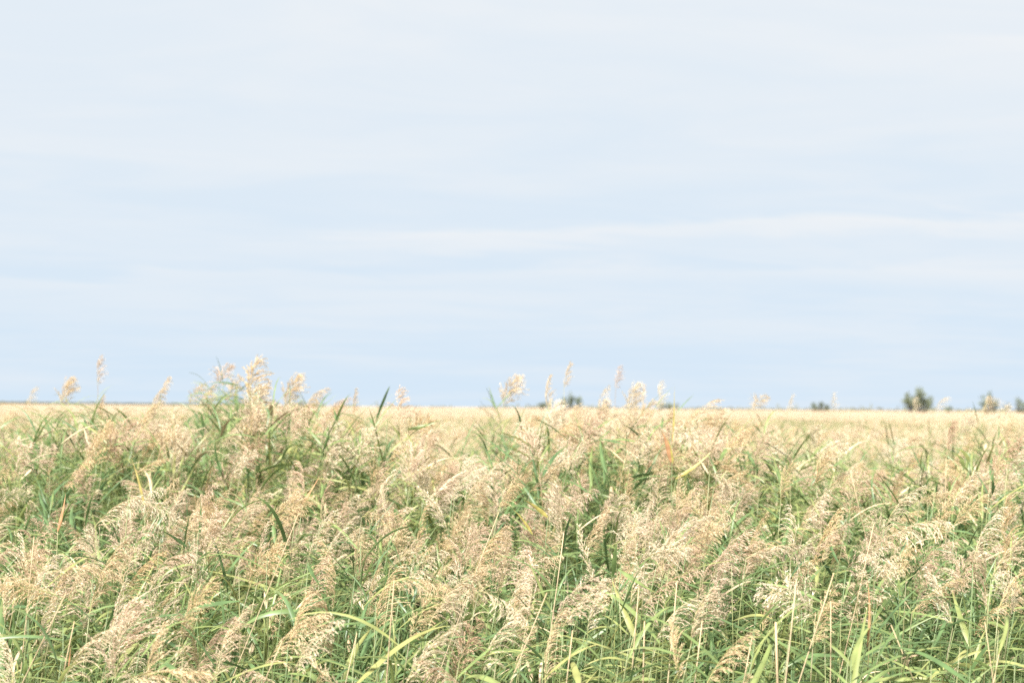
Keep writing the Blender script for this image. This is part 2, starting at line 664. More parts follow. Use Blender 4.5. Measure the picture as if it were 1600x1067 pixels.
tree('marsh_bush', 1482, 230, [(1481, 635, 12, 9)],
     'tiny bush between the biggest tree and the pointed tree', 'bush', 'bushes along the far edge of the marsh')

# belts of scrub and wood too far off to count
g = Geo()
for u in np.arange(-500, 2100, 2.6):
    D = 620 + 130 * math.sin(u * .011) + rng.uniform(-40, 40)
    amp = .5 + .5 * math.sin(u * .023) * math.sin(u * .0071 + 1)
    if 60 < u < 330 or (u < 1080 and pnoise(Vector((u * .02, 2, 7))) < -.1):
        continue
    hz = 2.15 + 1.5 * amp * rng.random() + (rng.uniform(1, 2.6) if rng.random() < .07 else 0)
    if 640 < u < 1090:
        hz -= .3
    x = (u - 800) / FPX * D
    leaf_cloud(g, (x, D, hz * .5), (1.0, 1.4, hz * .55), 26, .8, hollow=.2, aspect=.7)
tag(new_obj('scrub_belt', g.mesh('scrub_belt', [M_FARWOOD], smooth=False)),
    'thin olive belt of far-off scrub along the horizon', 'scrub', kind='stuff')
g = Geo()
for u in np.arange(-600, 420, 2.0):
    D = 4900 + rng.uniform(-100, 200)
    hz = 2.8 + 2 * (0.5 + .5 * math.sin(u * .013 + 2)) * rng.random()
    leaf_cloud(g, ((u - 800) / FPX * D, D, hz * .45), (5, 8, hz * .5), 30, 5, hollow=.2, aspect=.7)
tag(new_obj('far_wood', g.mesh('far_wood', [M_FARWOOD], smooth=False)),
    'hazy line of wood on the far shore at the horizon', 'wood', kind='stuff')

# ------------------------------------------------------------------ reed pieces shared by all plants
PK = {'bushy': 8, 'nodding': 8, 'narrow': 5, 'feather': 4, 'open': 3}
PLUME_MAT = {'pink': M_PINK, 'gold': M_GOLD, 'cream': M_CREAM, 'brown': M_BROWN}
plume_geos = {k: [plume_geo(k, np.random.default_rng(100 + 7 * i + len(k))) for i in range(n)] for k, n in PK.items()}
plume_geos_full = {k: [plume_geo(k, np.random.default_rng(100 + 7 * i + len(k)), fat=1.45) for i in range(n)] for k, n in PK.items()}
_pm = {}


def plume_mesh(kind, i, colour, full=False):
    key = (kind, i, colour, full)
    if key not in _pm:
        _pm[key] = (plume_geos_full if full else plume_geos)[kind][i].mesh('plume', [PLUME_MAT[colour]], smooth=False)
    return _pm[key]


LEAF_P = []
for i in range(12):
    LEAF_P.append(dict(Lf=random.uniform(.26, .45), W=random.uniform(.014, .028), em=random.uniform(.45, 1.25), arch=random.uniform(.25, 1.4),
                       twist=random.uniform(-.9, .9), side=random.uniform(-.25, .25), tipdry=random.uniform(.1, .9)))
leaf_geos = [leaf_geo(**p) for p in LEAF_P]
_lm = {}


def leaf_mesh(i, mat=M_LEAF):
    key = (i, mat.name)
    if key not in _lm:
        _lm[key] = leaf_geos[i].mesh('leaf', [mat])
    return _lm[key]


def leaf_matrix(t, H, lean, leany, k, top, wind=.62):
    """where the k-th leaf sits on a stem"""
    s = 1 if random.random() < wind else -1
    yaw = (0 if s > 0 else PI) + random.gauss(0, .62)
    sc = random.uniform(.75, 1.15) * (1.0 if t < .85 else .8) * top
    p = stem_xy(t, H, lean, leany)
    return Matrix.Translation(Vector(p)) @ Euler((random.gauss(0, .22), random.gauss(0, .24), yaw)).to_matrix().to_4x4() @ Matrix.Scale(sc, 4)


def aim_leaf(A, B, i):
    """matrix that stretches leaf i from point A to point B"""
    g = leaf_geos[i]
    tipv = np.concatenate(g.V)[-2]
    a = Vector(tipv)
    b = B - A
    q = a.normalized().rotation_difference(b.normalized())
    return Matrix.Translation(A) @ q.to_matrix().to_4x4() @ Matrix.Scale(b.length / a.length, 4)


things = []       # (root, kind of look, u, v) of every reed that gets a generated label


def make_reed(bu, bv, tu, tv, kind, colour, d=None, nleaf=6, label=None, lean=None, extra=(), darkstem=False, wind=.62):
    d = d or row_depth(bv)
    d += random.uniform(-.04, .04)
    Pb, Tp = pix(bu, bv, d), pix(tu, tv, d)
    v = Tp - Pb
    ang = math.atan2(v.x, v.z)
    lean = lean if lean is not None else random.uniform(.04, .26)
    leany = random.uniform(-.1, .1)
    gz = ground_z(d)
    H = Pb.z - gz
    root = bpy.data.objects.new('reed', None)
    COL.objects.link(root)
    root.location = (Pb.x - lean, Pb.y - leany, gz)
    root['category'] = 'reed'
    root['group'] = 'flowering reeds in the front of the reed bed'
    new_obj('stem', stem_geo(H, lean, leany, r0=.0045, r1=.0016, drytop=.9 if darkstem else random.choice((0, 0, .5))).mesh('stem', [M_STEM]), root)
    i = random.randrange(PK[kind])
    g = plume_geos[kind][i]
    tip0 = g.tip
    ang0 = math.atan2(tip0[0], tip0[2])
    pl = new_obj('plume', plume_mesh(kind, i, colour, 7.4 < d < 13), root)
    s = min(max(v.length / np.linalg.norm(tip0), .8), 1.6)
    mirror = ang < -.12
    yaw = PI if mirror else 0
    roty = ang + ang0 if mirror else ang - ang0
    pl.location = (lean, leany, H)
    pl.rotation_euler = (Matrix.Rotation(roty, 3, 'Y') @ Matrix.Rotation(yaw + random.gauss(0, .6), 3, 'Z') @ Matrix.Rotation(random.gauss(0, .12), 3, 'X')).to_euler()
    w = (1.2 if d > 7.4 else 1.0) * random.uniform(.85, 1.2)
    pl.scale = (s * w, s * w * random.uniform(.85, 1.15), s)
    for k in range(nleaf):
        t = min(.96, .40 + .56 * (k + random.uniform(0, .8)) / max(1, nleaf))
        lf = new_obj('leaf', leaf_mesh(random.randrange(12)), root)
        lf.matrix_local = leaf_matrix(t, H, lean, leany, k, 1.0, wind)
    add_extra(root, extra, d)
    if label:
        root['label'] = label
    else:
        things.append((root, (kind, colour, 'right' if ang > .15 else 'left' if ang < -.15 else 'up'), tu, tv))
    return root


def add_extra(root, extra, d):
    for (u0, v0, u1, v1, mat, w, lab) in extra:
        A, B = pix(u0, v0, d), pix(u1, v1, d)
        ln = (B - A).length
        g = leaf_geo(ln, w * .62, .12, .45, 1.1, .06, segs=12, tipdry=.6)
        tipv = Vector(np.concatenate(g.V)[-2])
        q = tipv.normalized().rotation_difference((B - A).normalized())
        q = Matrix.Rotation(PI / 2 + random.uniform(-.35, .35), 3, (B - A).normalized()).to_quaternion() @ q
        o = new_obj('leaf', g.mesh('leaf', [mat]), root)
        o.matrix_local = Matrix.Translation(A - root.location) @ q.to_matrix().to_4x4()
        if lab:
            o['label'] = lab


def make_shoot(u, v, d=None, nleaf=9, label=None, extra=(), top=1.0, wind=.6, lean=None):
    """a leafy shoot without a plume; (u, v) is where its stem ends"""
    d = d or row_depth(v)
    Pb = pix(u, v, d)
    gz = ground_z(d)
    lean = lean if lean is not None else random.uniform(-.05, .2)
    leany = random.uniform(-.08, .08)
    H = Pb.z - gz
    root = bpy.data.objects.new('reed_shoot', None)
    COL.objects.link(root)
    root.location = (Pb.x - lean, Pb.y - leany, gz)
    root['category'] = 'reed shoot'
    root['group'] = 'leafy reed shoots without plumes'
    new_obj('stem', stem_geo(H, lean, leany, r0=.004, r1=.0012).mesh('stem', [M_STEM]), root)
    for k in range(nleaf):
        t0 = .86 if d > 7.5 else .6
        t = min(.995, t0 + (1 - t0) * (k + random.uniform(0, .6)) / nleaf)
        lf = new_obj('leaf', leaf_mesh(random.randrange(12)), root)
        lf.matrix_local = leaf_matrix(t, H, lean, leany, k, top, wind)
    add_extra(root, extra, d)
    if label:
        root['label'] = label
    else:
        things.append((root, ('shoot', '', ''), u, v))
    return root


# ------------------------------------------------------------------ reeds one can pick out in the photo
# skyline, left to right
make_reed(40, 632, 58, 605, 'feather', 'cream', 15, label='small faint plume reed leaning right at the far left skyline')
make_reed(98, 634, 115, 594, 'bushy', 'gold', 11.5, nleaf=8, wind=.4, label='tan bushy plume reed just left of the lone grey skyline plume')
make_reed(153, 602, 160, 556, 'feather', 'pink', 11, nleaf=5, lean=-.03, darkstem=True, wind=.15, label='tallest reed, lone grey upright plume on a bare stem above the left skyline')
make_reed(156, 660, 160, 634, 'nodding', 'gold', 10.5, label='drooping tan plume reed directly below the tallest lone grey plume')
make_reed(236, 638, 259, 606, 'nodding', 'gold', 11.5, wind=.3, label='tan skyline plume reed under the flag shaped plume')
make_reed(252, 615, 282, 593, 'nodding', 'gold', 11.5, wind=.3, label='flag shaped tan plume reed blown right above the left skyline')
make_reed(296, 632, 319, 603, 'bushy', 'gold', 11.5, wind=.3, label='tan plume reed left of the leafy skyline clump')
make_reed(343, 604, 363, 570, 'bushy', 'pink', 10.5, nleaf=8, wind=.3, label='pinkish plume reed over the leafy clump, left of the big golden skyline plume')
make_reed(390, 628, 417, 561, 'bushy', 'gold', 9.6, nleaf=8, label='big golden plume reed rising highest over the leafy left clump')
make_reed(405, 634, 424, 600, 'nodding', 'gold', 10, label='lower golden plume reed leaning right beside the big golden skyline plume')
make_reed(446, 632, 475, 591, 'bushy', 'gold', 11, label='broad golden plume reed on the skyline, first right of the big golden plume')
make_reed(476, 636, 506, 607, 'nodding', 'gold', 11.5, label='loose tan plume reed on the skyline, second right of the big golden plume')
make_reed(508, 646, 548, 622, 'nodding', 'pink', 11, label='low pinkish plume reed at the right end of the left skyline group')
make_reed(552, 650, 557, 618, 'narrow', 'gold', 11, label='slim upright tan plume reed ending the left skyline group')
make_reed(626, 668, 631, 607, 'bushy', 'pink', 7.9, nleaf=5, lean=-.06, label='pinkish upright plume reed standing alone against the sky left of centre')
make_reed(630, 712, 632, 655, 'narrow', 'gold', 7.7, nleaf=6, lean=.02, label='golden plume reed directly under the lone pinkish centre plume')
make_reed(640, 760, 664, 700, 'bushy', 'pink', 7.3, label='wide pinkish plume reed below the golden one under the lone centre plume')
make_reed(786, 634, 817, 594, 'bushy', 'gold', 11, nleaf=9, wind=.35, label='golden skyline plume reed leaning right, left of the narrow dark tree')
make_reed(857, 640, 861, 586, 'narrow', 'gold', 10.5, label='slim golden plume reed in front of the small green bush')
make_reed(881, 606, 890, 572, 'feather', 'gold', 10.5, nleaf=5, lean=-.04, label='highest centre plume reed, feathery gold above the narrow dark tree')
make_reed(962, 608, 968, 580, 'feather', 'brown', 11.5, nleaf=4, darkstem=True, label='thin dark plume reed standing high right of the narrow dark tree')
make_reed(934, 634, 947, 604, 'feather', 'cream', 12, label='pale plume reed left of the thin dark skyline plume')
make_reed(982, 636, 999, 602, 'bushy', 'cream', 11.5, label='pale bushy plume reed first right of the thin dark skyline plume')
make_reed(1004, 640, 1014, 608, 'narrow', 'gold', 12, label='faint narrow plume reed second right of the thin dark skyline plume')
make_reed(1030, 640, 1036, 596, 'feather', 'cream', 12.5, label='wispy pale plume reed left of the upright yellow leaf')
make_reed(1078, 668, 1113, 626, 'open', 'gold', 8.2, label='wide open fan plume reed just right of the upright yellow leaf')
make_reed(1176, 642, 1198, 617, 'bushy', 'gold', 12, label='rounded golden skyline plume reed alone right of the open fan plume')
make_reed(1229, 645, 1236, 627, 'feather', 'cream', 14, label='tiny pale plume reed between the rounded plume and three humped bush')
make_reed(1303, 646, 1305, 617, 'feather', 'cream', 13, label='pale slim plume reed just right of the three humped bush')
make_reed(1428, 648, 1431, 620, 'feather', 'cream', 16, label='pale plume reed standing in front of the biggest olive tree')
make_reed(1458, 646, 1472, 628, 'open', 'cream', 13, label='faint wispy plume reed right of the biggest olive tree')
make_reed(1535, 650, 1553, 620, 'open', 'gold', 14, label='bleached open plume reed in front of the pointed olive tree')
make_reed(1560, 665, 1582, 640, 'bushy', 'cream', 11, label='pale bushy plume reed below the low tree at right edge')
make_reed(1482, 706, 1493, 658, 'nodding', 'brown', 8.8, nleaf=4, lean=.02, label='rust brown plume reed alone in the green right midground')
make_reed(1505, 676, 1520, 650, 'bushy', 'cream', 11.2, label='pale plume reed right of the rust brown plume')

# middle of the bed
make_reed(842, 726, 852, 652, 'bushy', 'pink', 6.9, nleaf=5, lean=-.12, darkstem=True, label='large pinkish plume reed on a dark stem at centre')
make_reed(172, 705, 207, 658, 'bushy', 'pink', 8.2, label='pinkish fan plume reed at left below the skyline gap')
make_reed(160, 720, 190, 690, 'nodding', 'pink', 8.0)
make_reed(350, 700, 378, 660, 'nodding', 'cream', 8.6)
make_reed(985, 722, 1022, 664, 'nodding', 'cream', 7.6, label='cream drooping plume reed left of the rust and yellow leaf pair')
make_reed(972, 738, 1002, 700, 'nodding', 'cream', 7.2)
make_reed(706, 778, 742, 752, 'nodding', 'cream', 6.8, label='whitish drooping plume reed among tan plumes at centre')
make_reed(884, 742, 922, 700, 'bushy', 'cream', 7.2)
make_reed(895, 680, 912, 640, 'bushy', 'cream', 9.2)
make_reed(1548, 742, 1598, 690, 'bushy', 'brown', 6.4, label='big brown plume reed at the right edge, below the trees')
make_reed(1575, 720, 1606, 678, 'nodding', 'pink', 6.8)
make_reed(1486, 792, 1540, 735, 'nodding', 'cream', 6.1, label='big cream drooping plume reed left of the brown right edge plume')
make_reed(1382, 826, 1422, 784, 'nodding', 'cream', 5.7, label='cream comb shaped plume reed in the green gap at right')
make_reed(1032, 856, 1112, 806, 'nodding', 'cream', 5.4, label='largest whitish comb plume reed, right of centre among tan plumes')
make_reed(1325, 805, 1350, 768, 'bushy', 'pink', 6.3)
make_reed(1220, 780, 1245, 730, 'bushy', 'gold', 6.6)
make_reed(1255, 830, 1282, 788, 'nodding', 'cream', 5.8)

# front rows
make_reed(140, 958, 212, 850, 'nodding', 'gold', 4.6, nleaf=3, lean=.08, label='big golden nodding plume reed on a straw stem at lower left')
make_reed(192, 940, 268, 864, 'nodding', 'gold', 4.75, nleaf=4, label='golden plume reed overlapping the right of the big nodding one, lower left')
make_reed(30, 900, 100, 818, 'bushy', 'pink', 5.1, label='dense pinkish plume reed at far left beside the rust leaf')
make_reed(200, 890, 232, 832, 'bushy', 'pink', 5.3)
make_reed(284, 990, 332, 922, 'bushy', 'gold', 4.4, nleaf=4, label='tawny spreading plume reed in the dark lower left gap')
make_reed(335, 1062, 402, 968, 'nodding', 'gold', 4.0, label='long golden plume reed beside the lower left bottom edge, leaning right')
make_reed(456, 1052, 566, 974, 'nodding', 'cream', 3.98, nleaf=4, label='largest straw plume reed at the bottom edge, tip pointing right')
make_reed(450, 1010, 492, 945, 'narrow', 'gold', 4.2, nleaf=4, label='upright straw plume reed just above the largest bottom plume')
make_reed(672, 972, 748, 904, 'nodding', 'cream', 4.5, label='cream feather plume reed left of the arching hanging plume')
make_reed(748, 922, 808, 968, 'nodding', 'cream', 4.5, nleaf=4, label='arching cream plume reed hanging down to the right at bottom centre')
make_reed(640, 1000, 680, 950, 'bushy', 'gold', 4.35)
make_reed(880, 978, 932, 925, 'nodding', 'cream', 4.45, nleaf=5, label='left one of the pale plume pair in the green bottom centre')
make_reed(916, 985, 964, 914, 'narrow', 'cream', 4.4, nleaf=5, label='right one of the pale plume pair in the green bottom centre')
make_reed(1080, 1005, 1098, 935, 'nodding', 'cream', 4.35, label='upright pale plume reed in the green bottom right of centre')
make_reed(1105, 1066, 1140, 1030, 'nodding', 'gold', 4.0)
make_reed(1060, 1062, 1066, 1014, 'narrow', 'gold', 4.0)
make_reed(1340, 980, 1366, 890, 'bushy', 'cream', 4.6, label='pale straw plume reed behind the upright orange dead blade')
make_reed(1370, 950, 1400, 905, 'nodding', 'cream', 4.7)
make_reed(1270, 1010, 1296, 955, 'bushy', 'gold', 4.3)
make_reed(1520, 880, 1562, 815, 'nodding', 'cream', 5.0, label='upper pale comb plume reed at the lower right edge')
make_reed(1548, 905, 1592, 848, 'nodding', 'cream', 4.8, label='lower pale comb plume reed touching the lower right edge')
make_reed(1560, 950, 1592, 918, 'nodding', 'gold', 4.6)
make_reed(98, 1064, 166, 1004, 'nodding', 'cream', 3.98, label='cream comb plume reed at the bottom left edge')
make_reed(158, 1066, 196, 985, 'narrow', 'cream', 4.0, label='slim cream plume reed at the bottom left, right of the comb plume')
make_reed(228, 1066, 250, 1002, 'narrow', 'gold', 4.0)
make_reed(632, 1072, 670, 1038, 'nodding', 'cream', 3.9, label='small cream plume tip reed cut by the bottom edge at centre left')
make_reed(8, 975, 18, 908, 'narrow', 'cream', 4.6, label='cream plume reed cut by the left edge near the bottom')
make_reed(42, 968, 78, 905, 'nodding', 'cream', 4.6)
make_reed(500, 885, 552, 828, 'nodding', 'cream', 5.2)
make_reed(648, 880, 668, 798, 'narrow', 'gold', 5.4)
make_reed(320, 870, 345, 800, 'bushy', 'pink', 5.5)

# leafy shoots with blades of their own colour
make_shoot(1050, 722, 7.2, nleaf=5, extra=[(1049, 722, 1032, 670, M_RUST, .045, 'rust orange dead leaf'), (1051, 724, 1041, 680, M_YELLOW, .03, 'yellow green leaf')],
           label='reed shoot with a rust orange leaf and a yellow leaf side by side')
make_shoot(1051, 690, 8.2, nleaf=4, extra=[(1051, 690, 1054, 597, M_YELLOW, .022, 'upright yellow leaf')],
           label='reed shoot ending in one upright thin yellow leaf at the skyline')
make_shoot(90, 830, 5.6, nleaf=3, extra=[(90, 830, 103, 768, M_RUST, .022, 'rolled rust brown leaf')], label='reed shoot with an upright rust brown leaf at left')
make_shoot(107, 1040, 4.1, nleaf=4, extra=[(107, 1040, 112, 1003, M_RUST, .012, 'short rust brown leaf')], label='reed shoot with a short rust leaf at the bottom left')
make_shoot(473, 786, 6.3, nleaf=3, extra=[(473, 786, 503, 739, M_RUST, .024, 'rust brown leaf')], label='reed shoot with a rust brown leaf slanting right, left of centre')
make_shoot(856, 808, 5.9, nleaf=4, extra=[(856, 808, 817, 780, M_YELLOW, .03, 'bright yellow leaf'), (832, 834, 800, 794, M_YELLOW, .018, 'yellow leaf')],
           label='reed shoot with two bright yellow leaves at centre')
make_shoot(1056, 748, 6.8, nleaf=3, extra=[(1056, 748, 1111, 705, M_YELLOW, .026, 'yellow green leaf')], label='reed shoot with a yellow green leaf pointing up right of the rust one')
make_shoot(226, 792, 6.2, nleaf=4, extra=[(226, 792, 204, 712, M_YELLOW, .02, 'tall narrow yellow leaf')], label='reed shoot with one tall narrow yellow leaf at left')
make_shoot(1355, 1004, 4.2, nleaf=3, extra=[(1355, 1010, 1354, 898, M_RUST, .011, 'upright orange dead blade')], label='reed shoot with an upright orange dead blade at lower right')
make_shoot(966, 890, 4.8, nleaf=4, extra=[(966, 889, 1036, 932, M_LEAF, .028, 'broad pale green leaf')], label='reed shoot with a broad pale leaf bent down right at bottom centre')
make_shoot(640, 672, 8.0, nleaf=4, extra=[(637, 671, 689, 655, M_LEAF, .034, None)], label='reed shoot with a single green blade right of the lone centre plume')
make_shoot(482, 878, 5.0, nleaf=4, extra=[(480, 880, 506, 922, M_LEAF, .022, None)], label='reed shoot with a pale blade folded downwards left of centre')
make_shoot(310, 830, 5.6, nleaf=3, extra=[(312, 832, 314, 776, M_LEAF, .028, None), (292, 854, 248, 826, M_LEAF, .022, None)],
           label='reed shoot with one upright pale blade among tan plumes at left')
make_shoot(620, 800, 6.6, nleaf=10, top=1.1, label='dark green leafy shoot under the lone centre plumes')
make_shoot(605, 655, 7.8, nleaf=0, lean=.04, label='bare dark reed stem just left of the lone centre plume')
for _ in range(900):
    u, v = random.uniform(0, 1600), random.uniform(800, 1040)
    if random.random() < density(u, v + 40) ** 1.0 or any((u - t[2]) ** 2 + (v - t[3]) ** 2 < 46 ** 2 for t in things if t[1][0] == 'shoot'):
        continue
    make_shoot(u, v, row_depth(v) * random.uniform(.95, 1.0), nleaf=7, top=random.uniform(.95, 1.3), wind=.55)
    if sum(t[1][0] == 'shoot' for t in things) >= 62:
        break
make_shoot(1330, 1030, 4.0, nleaf=9, top=1.2)
make_shoot(1500, 1010, 4.1, nleaf=9, top=1.2)
make_shoot(1180, 1000, 4.2, nleaf=9, top=1.2)
make_shoot(1560, 985, 4.1, nleaf=8, top=1.2)

# the leafy clumps at the skyline, left
for (u, v, d) in [(70, 642, 11), (110, 640, 10.8), (140, 652, 10.5), (90, 668, 9.6), (180, 660, 10), (120, 690, 9), (235, 650, 11), (270, 648, 11), (325, 612, 10.4), (350, 606, 10.2),
                  (372, 608, 10.2), (360, 630, 9.8), (392, 606, 10.4), (335, 640, 9.5), (455, 660, 9.6), (475, 652, 9.8), (500, 660, 9.4), (530, 672, 9.2), (490, 690, 8.6), (550, 700, 8.4),
                  (775, 640, 10.8), (770, 668, 10), (795, 690, 9.2), (1190, 670, 9.8), (1225, 700, 8.8), (1250, 735, 8), (1290, 740, 7.8), (1210, 740, 7.6), (1400, 700, 9), (1440, 735, 8),
                  (1530, 660, 10.6), (1560, 690, 9.4), (1460, 770, 7), (1420, 800, 6.4), (60, 720, 8.2), (150, 740, 7.6), (100, 760, 7.2)]:
    make_shoot(u, v - 10, d, nleaf=13, wind=.42, top=.72)
    make_shoot(u + random.uniform(-26, 26), v + random.uniform(0, 36), d - random.uniform(0, .5), nleaf=11, wind=.42, top=.78)

for (u, v, a, kind, colour, d) in [(20, 640, .5, 'bushy', 'gold', 13), (75, 640, .5, 'bushy', 'cream', 12), (128, 648, .4, 'nodding', 'gold', 11), (190, 668, .6, 'bushy', 'pink', 10), (285, 652, .6, 'bushy', 'gold', 11),
                                   (332, 600, .5, 'nodding', 'gold', 11), (375, 588, .4, 'bushy', 'gold', 10.5), (430, 640, .6, 'bushy', 'gold', 10.5), (462, 615, .6, 'bushy', 'cream', 11), (492, 626, .7, 'bushy', 'gold', 11),
                                   (528, 634, .7, 'nodding', 'gold', 11), (572, 650, .5, 'bushy', 'gold', 10.5), (840, 650, .3, 'bushy', 'gold', 10), (872, 630, .2, 'bushy', 'cream', 10.5), (905, 636, .3, 'bushy', 'gold', 10.3),
                                   (922, 640, .4, 'bushy', 'cream', 10.6), (950, 628, .3, 'bushy', 'cream', 11), (972, 634, .5, 'nodding', 'cream', 11), (1000, 622, .4, 'bushy', 'cream', 11.5), (1022, 628, .5, 'bushy', 'gold', 11),
                                   (1048, 638, .5, 'bushy', 'cream', 10.5), (1068, 644, .6, 'nodding', 'gold', 10.2), (1010, 646, .5, 'nodding', 'pink', 10), (935, 655, .5, 'bushy', 'pink', 9.6), (985, 652, .5, 'bushy', 'gold', 9.8),
                                   (1120, 652, .6, 'nodding', 'cream', 10.5), (1290, 662, .5, 'nodding', 'cream', 10.5), (1345, 660, .5, 'bushy', 'cream', 11), (1520, 640, .5, 'nodding', 'cream', 11), (1590, 652, .5, 'bushy', 'gold', 10.5)]:
    ln = .22 / d * FPX
    make_reed(u - math.sin(a) * ln, v + math.cos(a) * ln, u, v, kind, colour, d, nleaf=5, wind=.5)

# the rest of the 300: thrown over the bed by how thick the photo shows the plumes
taken = [(t[2], t[3]) for t in things]
tries = 0
count = 0
while count < 145 and tries < 20000:
    tries += 1
    u, v = random.uniform(-20, 1620), random.uniform(648, 1060)
    if random.random() > density(u, v) ** 1.7:
        continue
    gap = 22 + (v - 640) * .055
    if any((u - a) ** 2 + ((v - b) * 1.2) ** 2 < gap * gap for a, b in taken):
        continue
    taken.append((u, v))
    d = row_depth(v + 30) * random.uniform(.96, 1.05)
    a = random.gauss(.42, .7)
    kind = random.choices(['bushy', 'nodding', 'narrow', 'open'], [5, 5, 2, .4])[0]
    if v > 900:
        kind = random.choices(['bushy', 'nodding', 'narrow'], [2, 5, 2])[0]
    colour = random.choices(['pink', 'gold', 'cream', 'brown'], [3, 4, 3, .4] if v < 880 else [1.2, 4, 4, .3])[0]
    ln = plume_geos[kind][0].tip
    ln = float(np.linalg.norm(ln)) * random.uniform(.6, 1.02) / d * FPX
    make_reed(u - math.sin(a) * ln, v + math.cos(a) * ln, u, v, kind, colour, d, nleaf=5 if v < 850 else 6)
    count += 1

# ------------------------------------------------------------------ dry stems in the front
DRY = [(55, 838, 30, 1045), (102, 926, 28, 1065), (120, 970, 104, 1060), (461, 803, 401, 962), (785, 800, 737, 900), (621, 905, 612, 990), (877, 832, 854, 990), (860, 925, 825, 995),
       (1000, 917, 992, 1065), (1052, 908, 1041, 1050), (1012, 970, 1011, 1065), (1090, 968, 1079, 1065), (897, 985, 885, 1065), (1176, 993, 1165, 1065), (1291, 938, 1291, 1065),
       (1242, 905, 1229, 1005), (1297, 895, 1277, 960), (1219, 972, 1221, 1035), (1537, 972, 1548, 1065), (1570, 1008, 1557, 1065), (1361, 818, 1338, 915), (436, 1000, 408, 1066),
       (560, 990, 545, 1066), (1390, 975, 1440, 1010), (1478, 715, 1480, 800), (1332, 735, 1345, 790)]
dry_roots = []
for (u0, v0, u1, v1) in DRY:
    d = 4.15 if v0 > 880 else 4.7 if v0 > 790 else 6.6
    A, B = pix(u0, v0, d), pix(u1, v1, d)
    gz = ground_z(d)
    k = (A.z - gz) / max(.05, A.z - B.z)
    dx = (B.x - A.x) * k
    dx = max(-.75, min(.75, dx))
    root = bpy.data.objects.new('dry_reed_stem', None)
    COL.objects.link(root)
    root.location = (A.x + dx, A.y, gz)
    tag(root, cat='dry stem', group='dry straw stems in the front of the bed')
    thick = .0055 if (u0, v0) == (1219, 972) else random.uniform(.0018, .003)
    g = Geo()
    H = A.z - gz
    S, sd = 12, 5
    V, F, T = [], [], []
    for i in range(S + 1):
        t = i / S
        c = np.array([-dx * t + .012 * math.sin(t * 5 + u0), .01 * math.sin(t * 4 + v0), H * t])
        r = thick * (1.15 - .45 * t)
        for q in range(sd):
            th = 2 * PI * q / sd
            V.append(c + np.array([math.cos(th) * r, math.sin(th) * r, 0]))
            T.append((random.uniform(.9, 1.1), .8 if i % 4 == 0 else 0))
    for i in range(S):
        for q in range(sd):
            a, b = i * sd + q, i * sd + (q + 1) % sd
            F.append((a, b, b + sd, a + sd))
    F.append(tuple(range(S * sd, S * sd + sd)))
    new_obj('stem', g.add(V, F, T).mesh('stem', [M_STRAW]), root)
    for q in range(random.choice((1, 1, 2))):          # a withered sheath left on the stem
        t = random.uniform(.45, .85)
        lf = new_obj('dead_leaf', leaf_mesh(random.randrange(12), M_STRAW), root)
        lf.matrix_local = Matrix.Translation((-dx * t, 0, H * t)) @ Euler((0, random.uniform(.6, 1.6), random.uniform(0, 6.28))).to_matrix().to_4x4() @ Matrix.Scale(random.uniform(.3, .6), 4)
    dry_roots.append((root, u0, v0))

# ------------------------------------------------------------------ labels for the reeds that have none yet
LOOK = {('bushy', 'pink'): 'bushy pinkish plume', ('bushy', 'gold'): 'bushy golden plume', ('bushy', 'cream'): 'bushy cream plume', ('bushy', 'brown'): 'bushy brown plume',
        ('nodding', 'pink'): 'nodding pinkish plume', ('nodding', 'gold'): 'nodding golden plume', ('nodding', 'cream'): 'nodding cream plume', ('nodding', 'brown'): 'nodding brown plume',
        ('narrow', 'pink'): 'slim pinkish plume', ('narrow', 'gold'): 'slim golden plume', ('narrow', 'cream'): 'slim cream plume', ('narrow', 'brown'): 'slim brown plume',
        ('open', 'pink'): 'open pinkish plume', ('open', 'gold'): 'open golden plume', ('open', 'cream'): 'open cream plume', ('open', 'brown'): 'open brown plume',
        ('feather', 'cream'): 'feathery cream plume', ('shoot', ''): 'plumeless leafy reed shoot'}
ROWN = [(690, 'just under the skyline'), (770, 'in upper middle rows'), (860, 'in the middle rows'), (950, 'in lower middle rows'), (2000, 'along the bottom edge')]
ZONE = [(200, 'far left'), (480, 'left'), (720, 'left of centre'), (880, 'centre'), (1120, 'right of centre'), (1400, 'right'), (9999, 'far right')]
ORD = ['leftmost', 'second from left', 'third from left', 'fourth from left', 'fifth from left', 'sixth from left', 'seventh from left', 'eighth from left', 'ninth from left', 'tenth from left', 'eleventh from left', 'twelfth from left', 'thirteenth from left', 'fourteenth from left', 'fifteenth from left'] + [q + ' from left' for q in ('sixteenth', 'seventeenth', 'eighteenth', 'nineteenth', 'twentieth', 'twenty-first', 'twenty-second')]
cells = {}
for root, lk, u, v in things:
    look = LOOK[(lk[0], lk[1])]
    row = next(n for lim, n in ROWN if v < lim)
    zone = next(n for lim, n in ZONE if u < lim)
    cells.setdefault((look, row, zone), []).append((u, root))
for (look, row, zone), lst in cells.items():
    lst.sort(key=lambda q: q[0])
    for i, (u, root) in enumerate(lst):
        noun = look if 'shoot' in look else 'reed with ' + look
        root['label'] = f'{noun} {row}, {zone}' + (f', {ORD[min(i, 21)]}' if len(lst) > 1 else '')
dcells = {}
for root, u, v in dry_roots:
    row = 'reaching up between the tan plumes' if v < 860 else 'in the green lower rows'
    zone = next(n for lim, n in ZONE if u < lim)
    dcells.setdefault((row, zone), []).append((u, root))
for (row, zone), lst in dcells.items():
    lst.sort(key=lambda q: q[0])
    for i, (u, root) in enumerate(lst):
        root['label'] = f'thin pale straw stem {row}, {zone}' + (f', {ORD[min(i, 21)]}' if len(lst) > 1 else '')

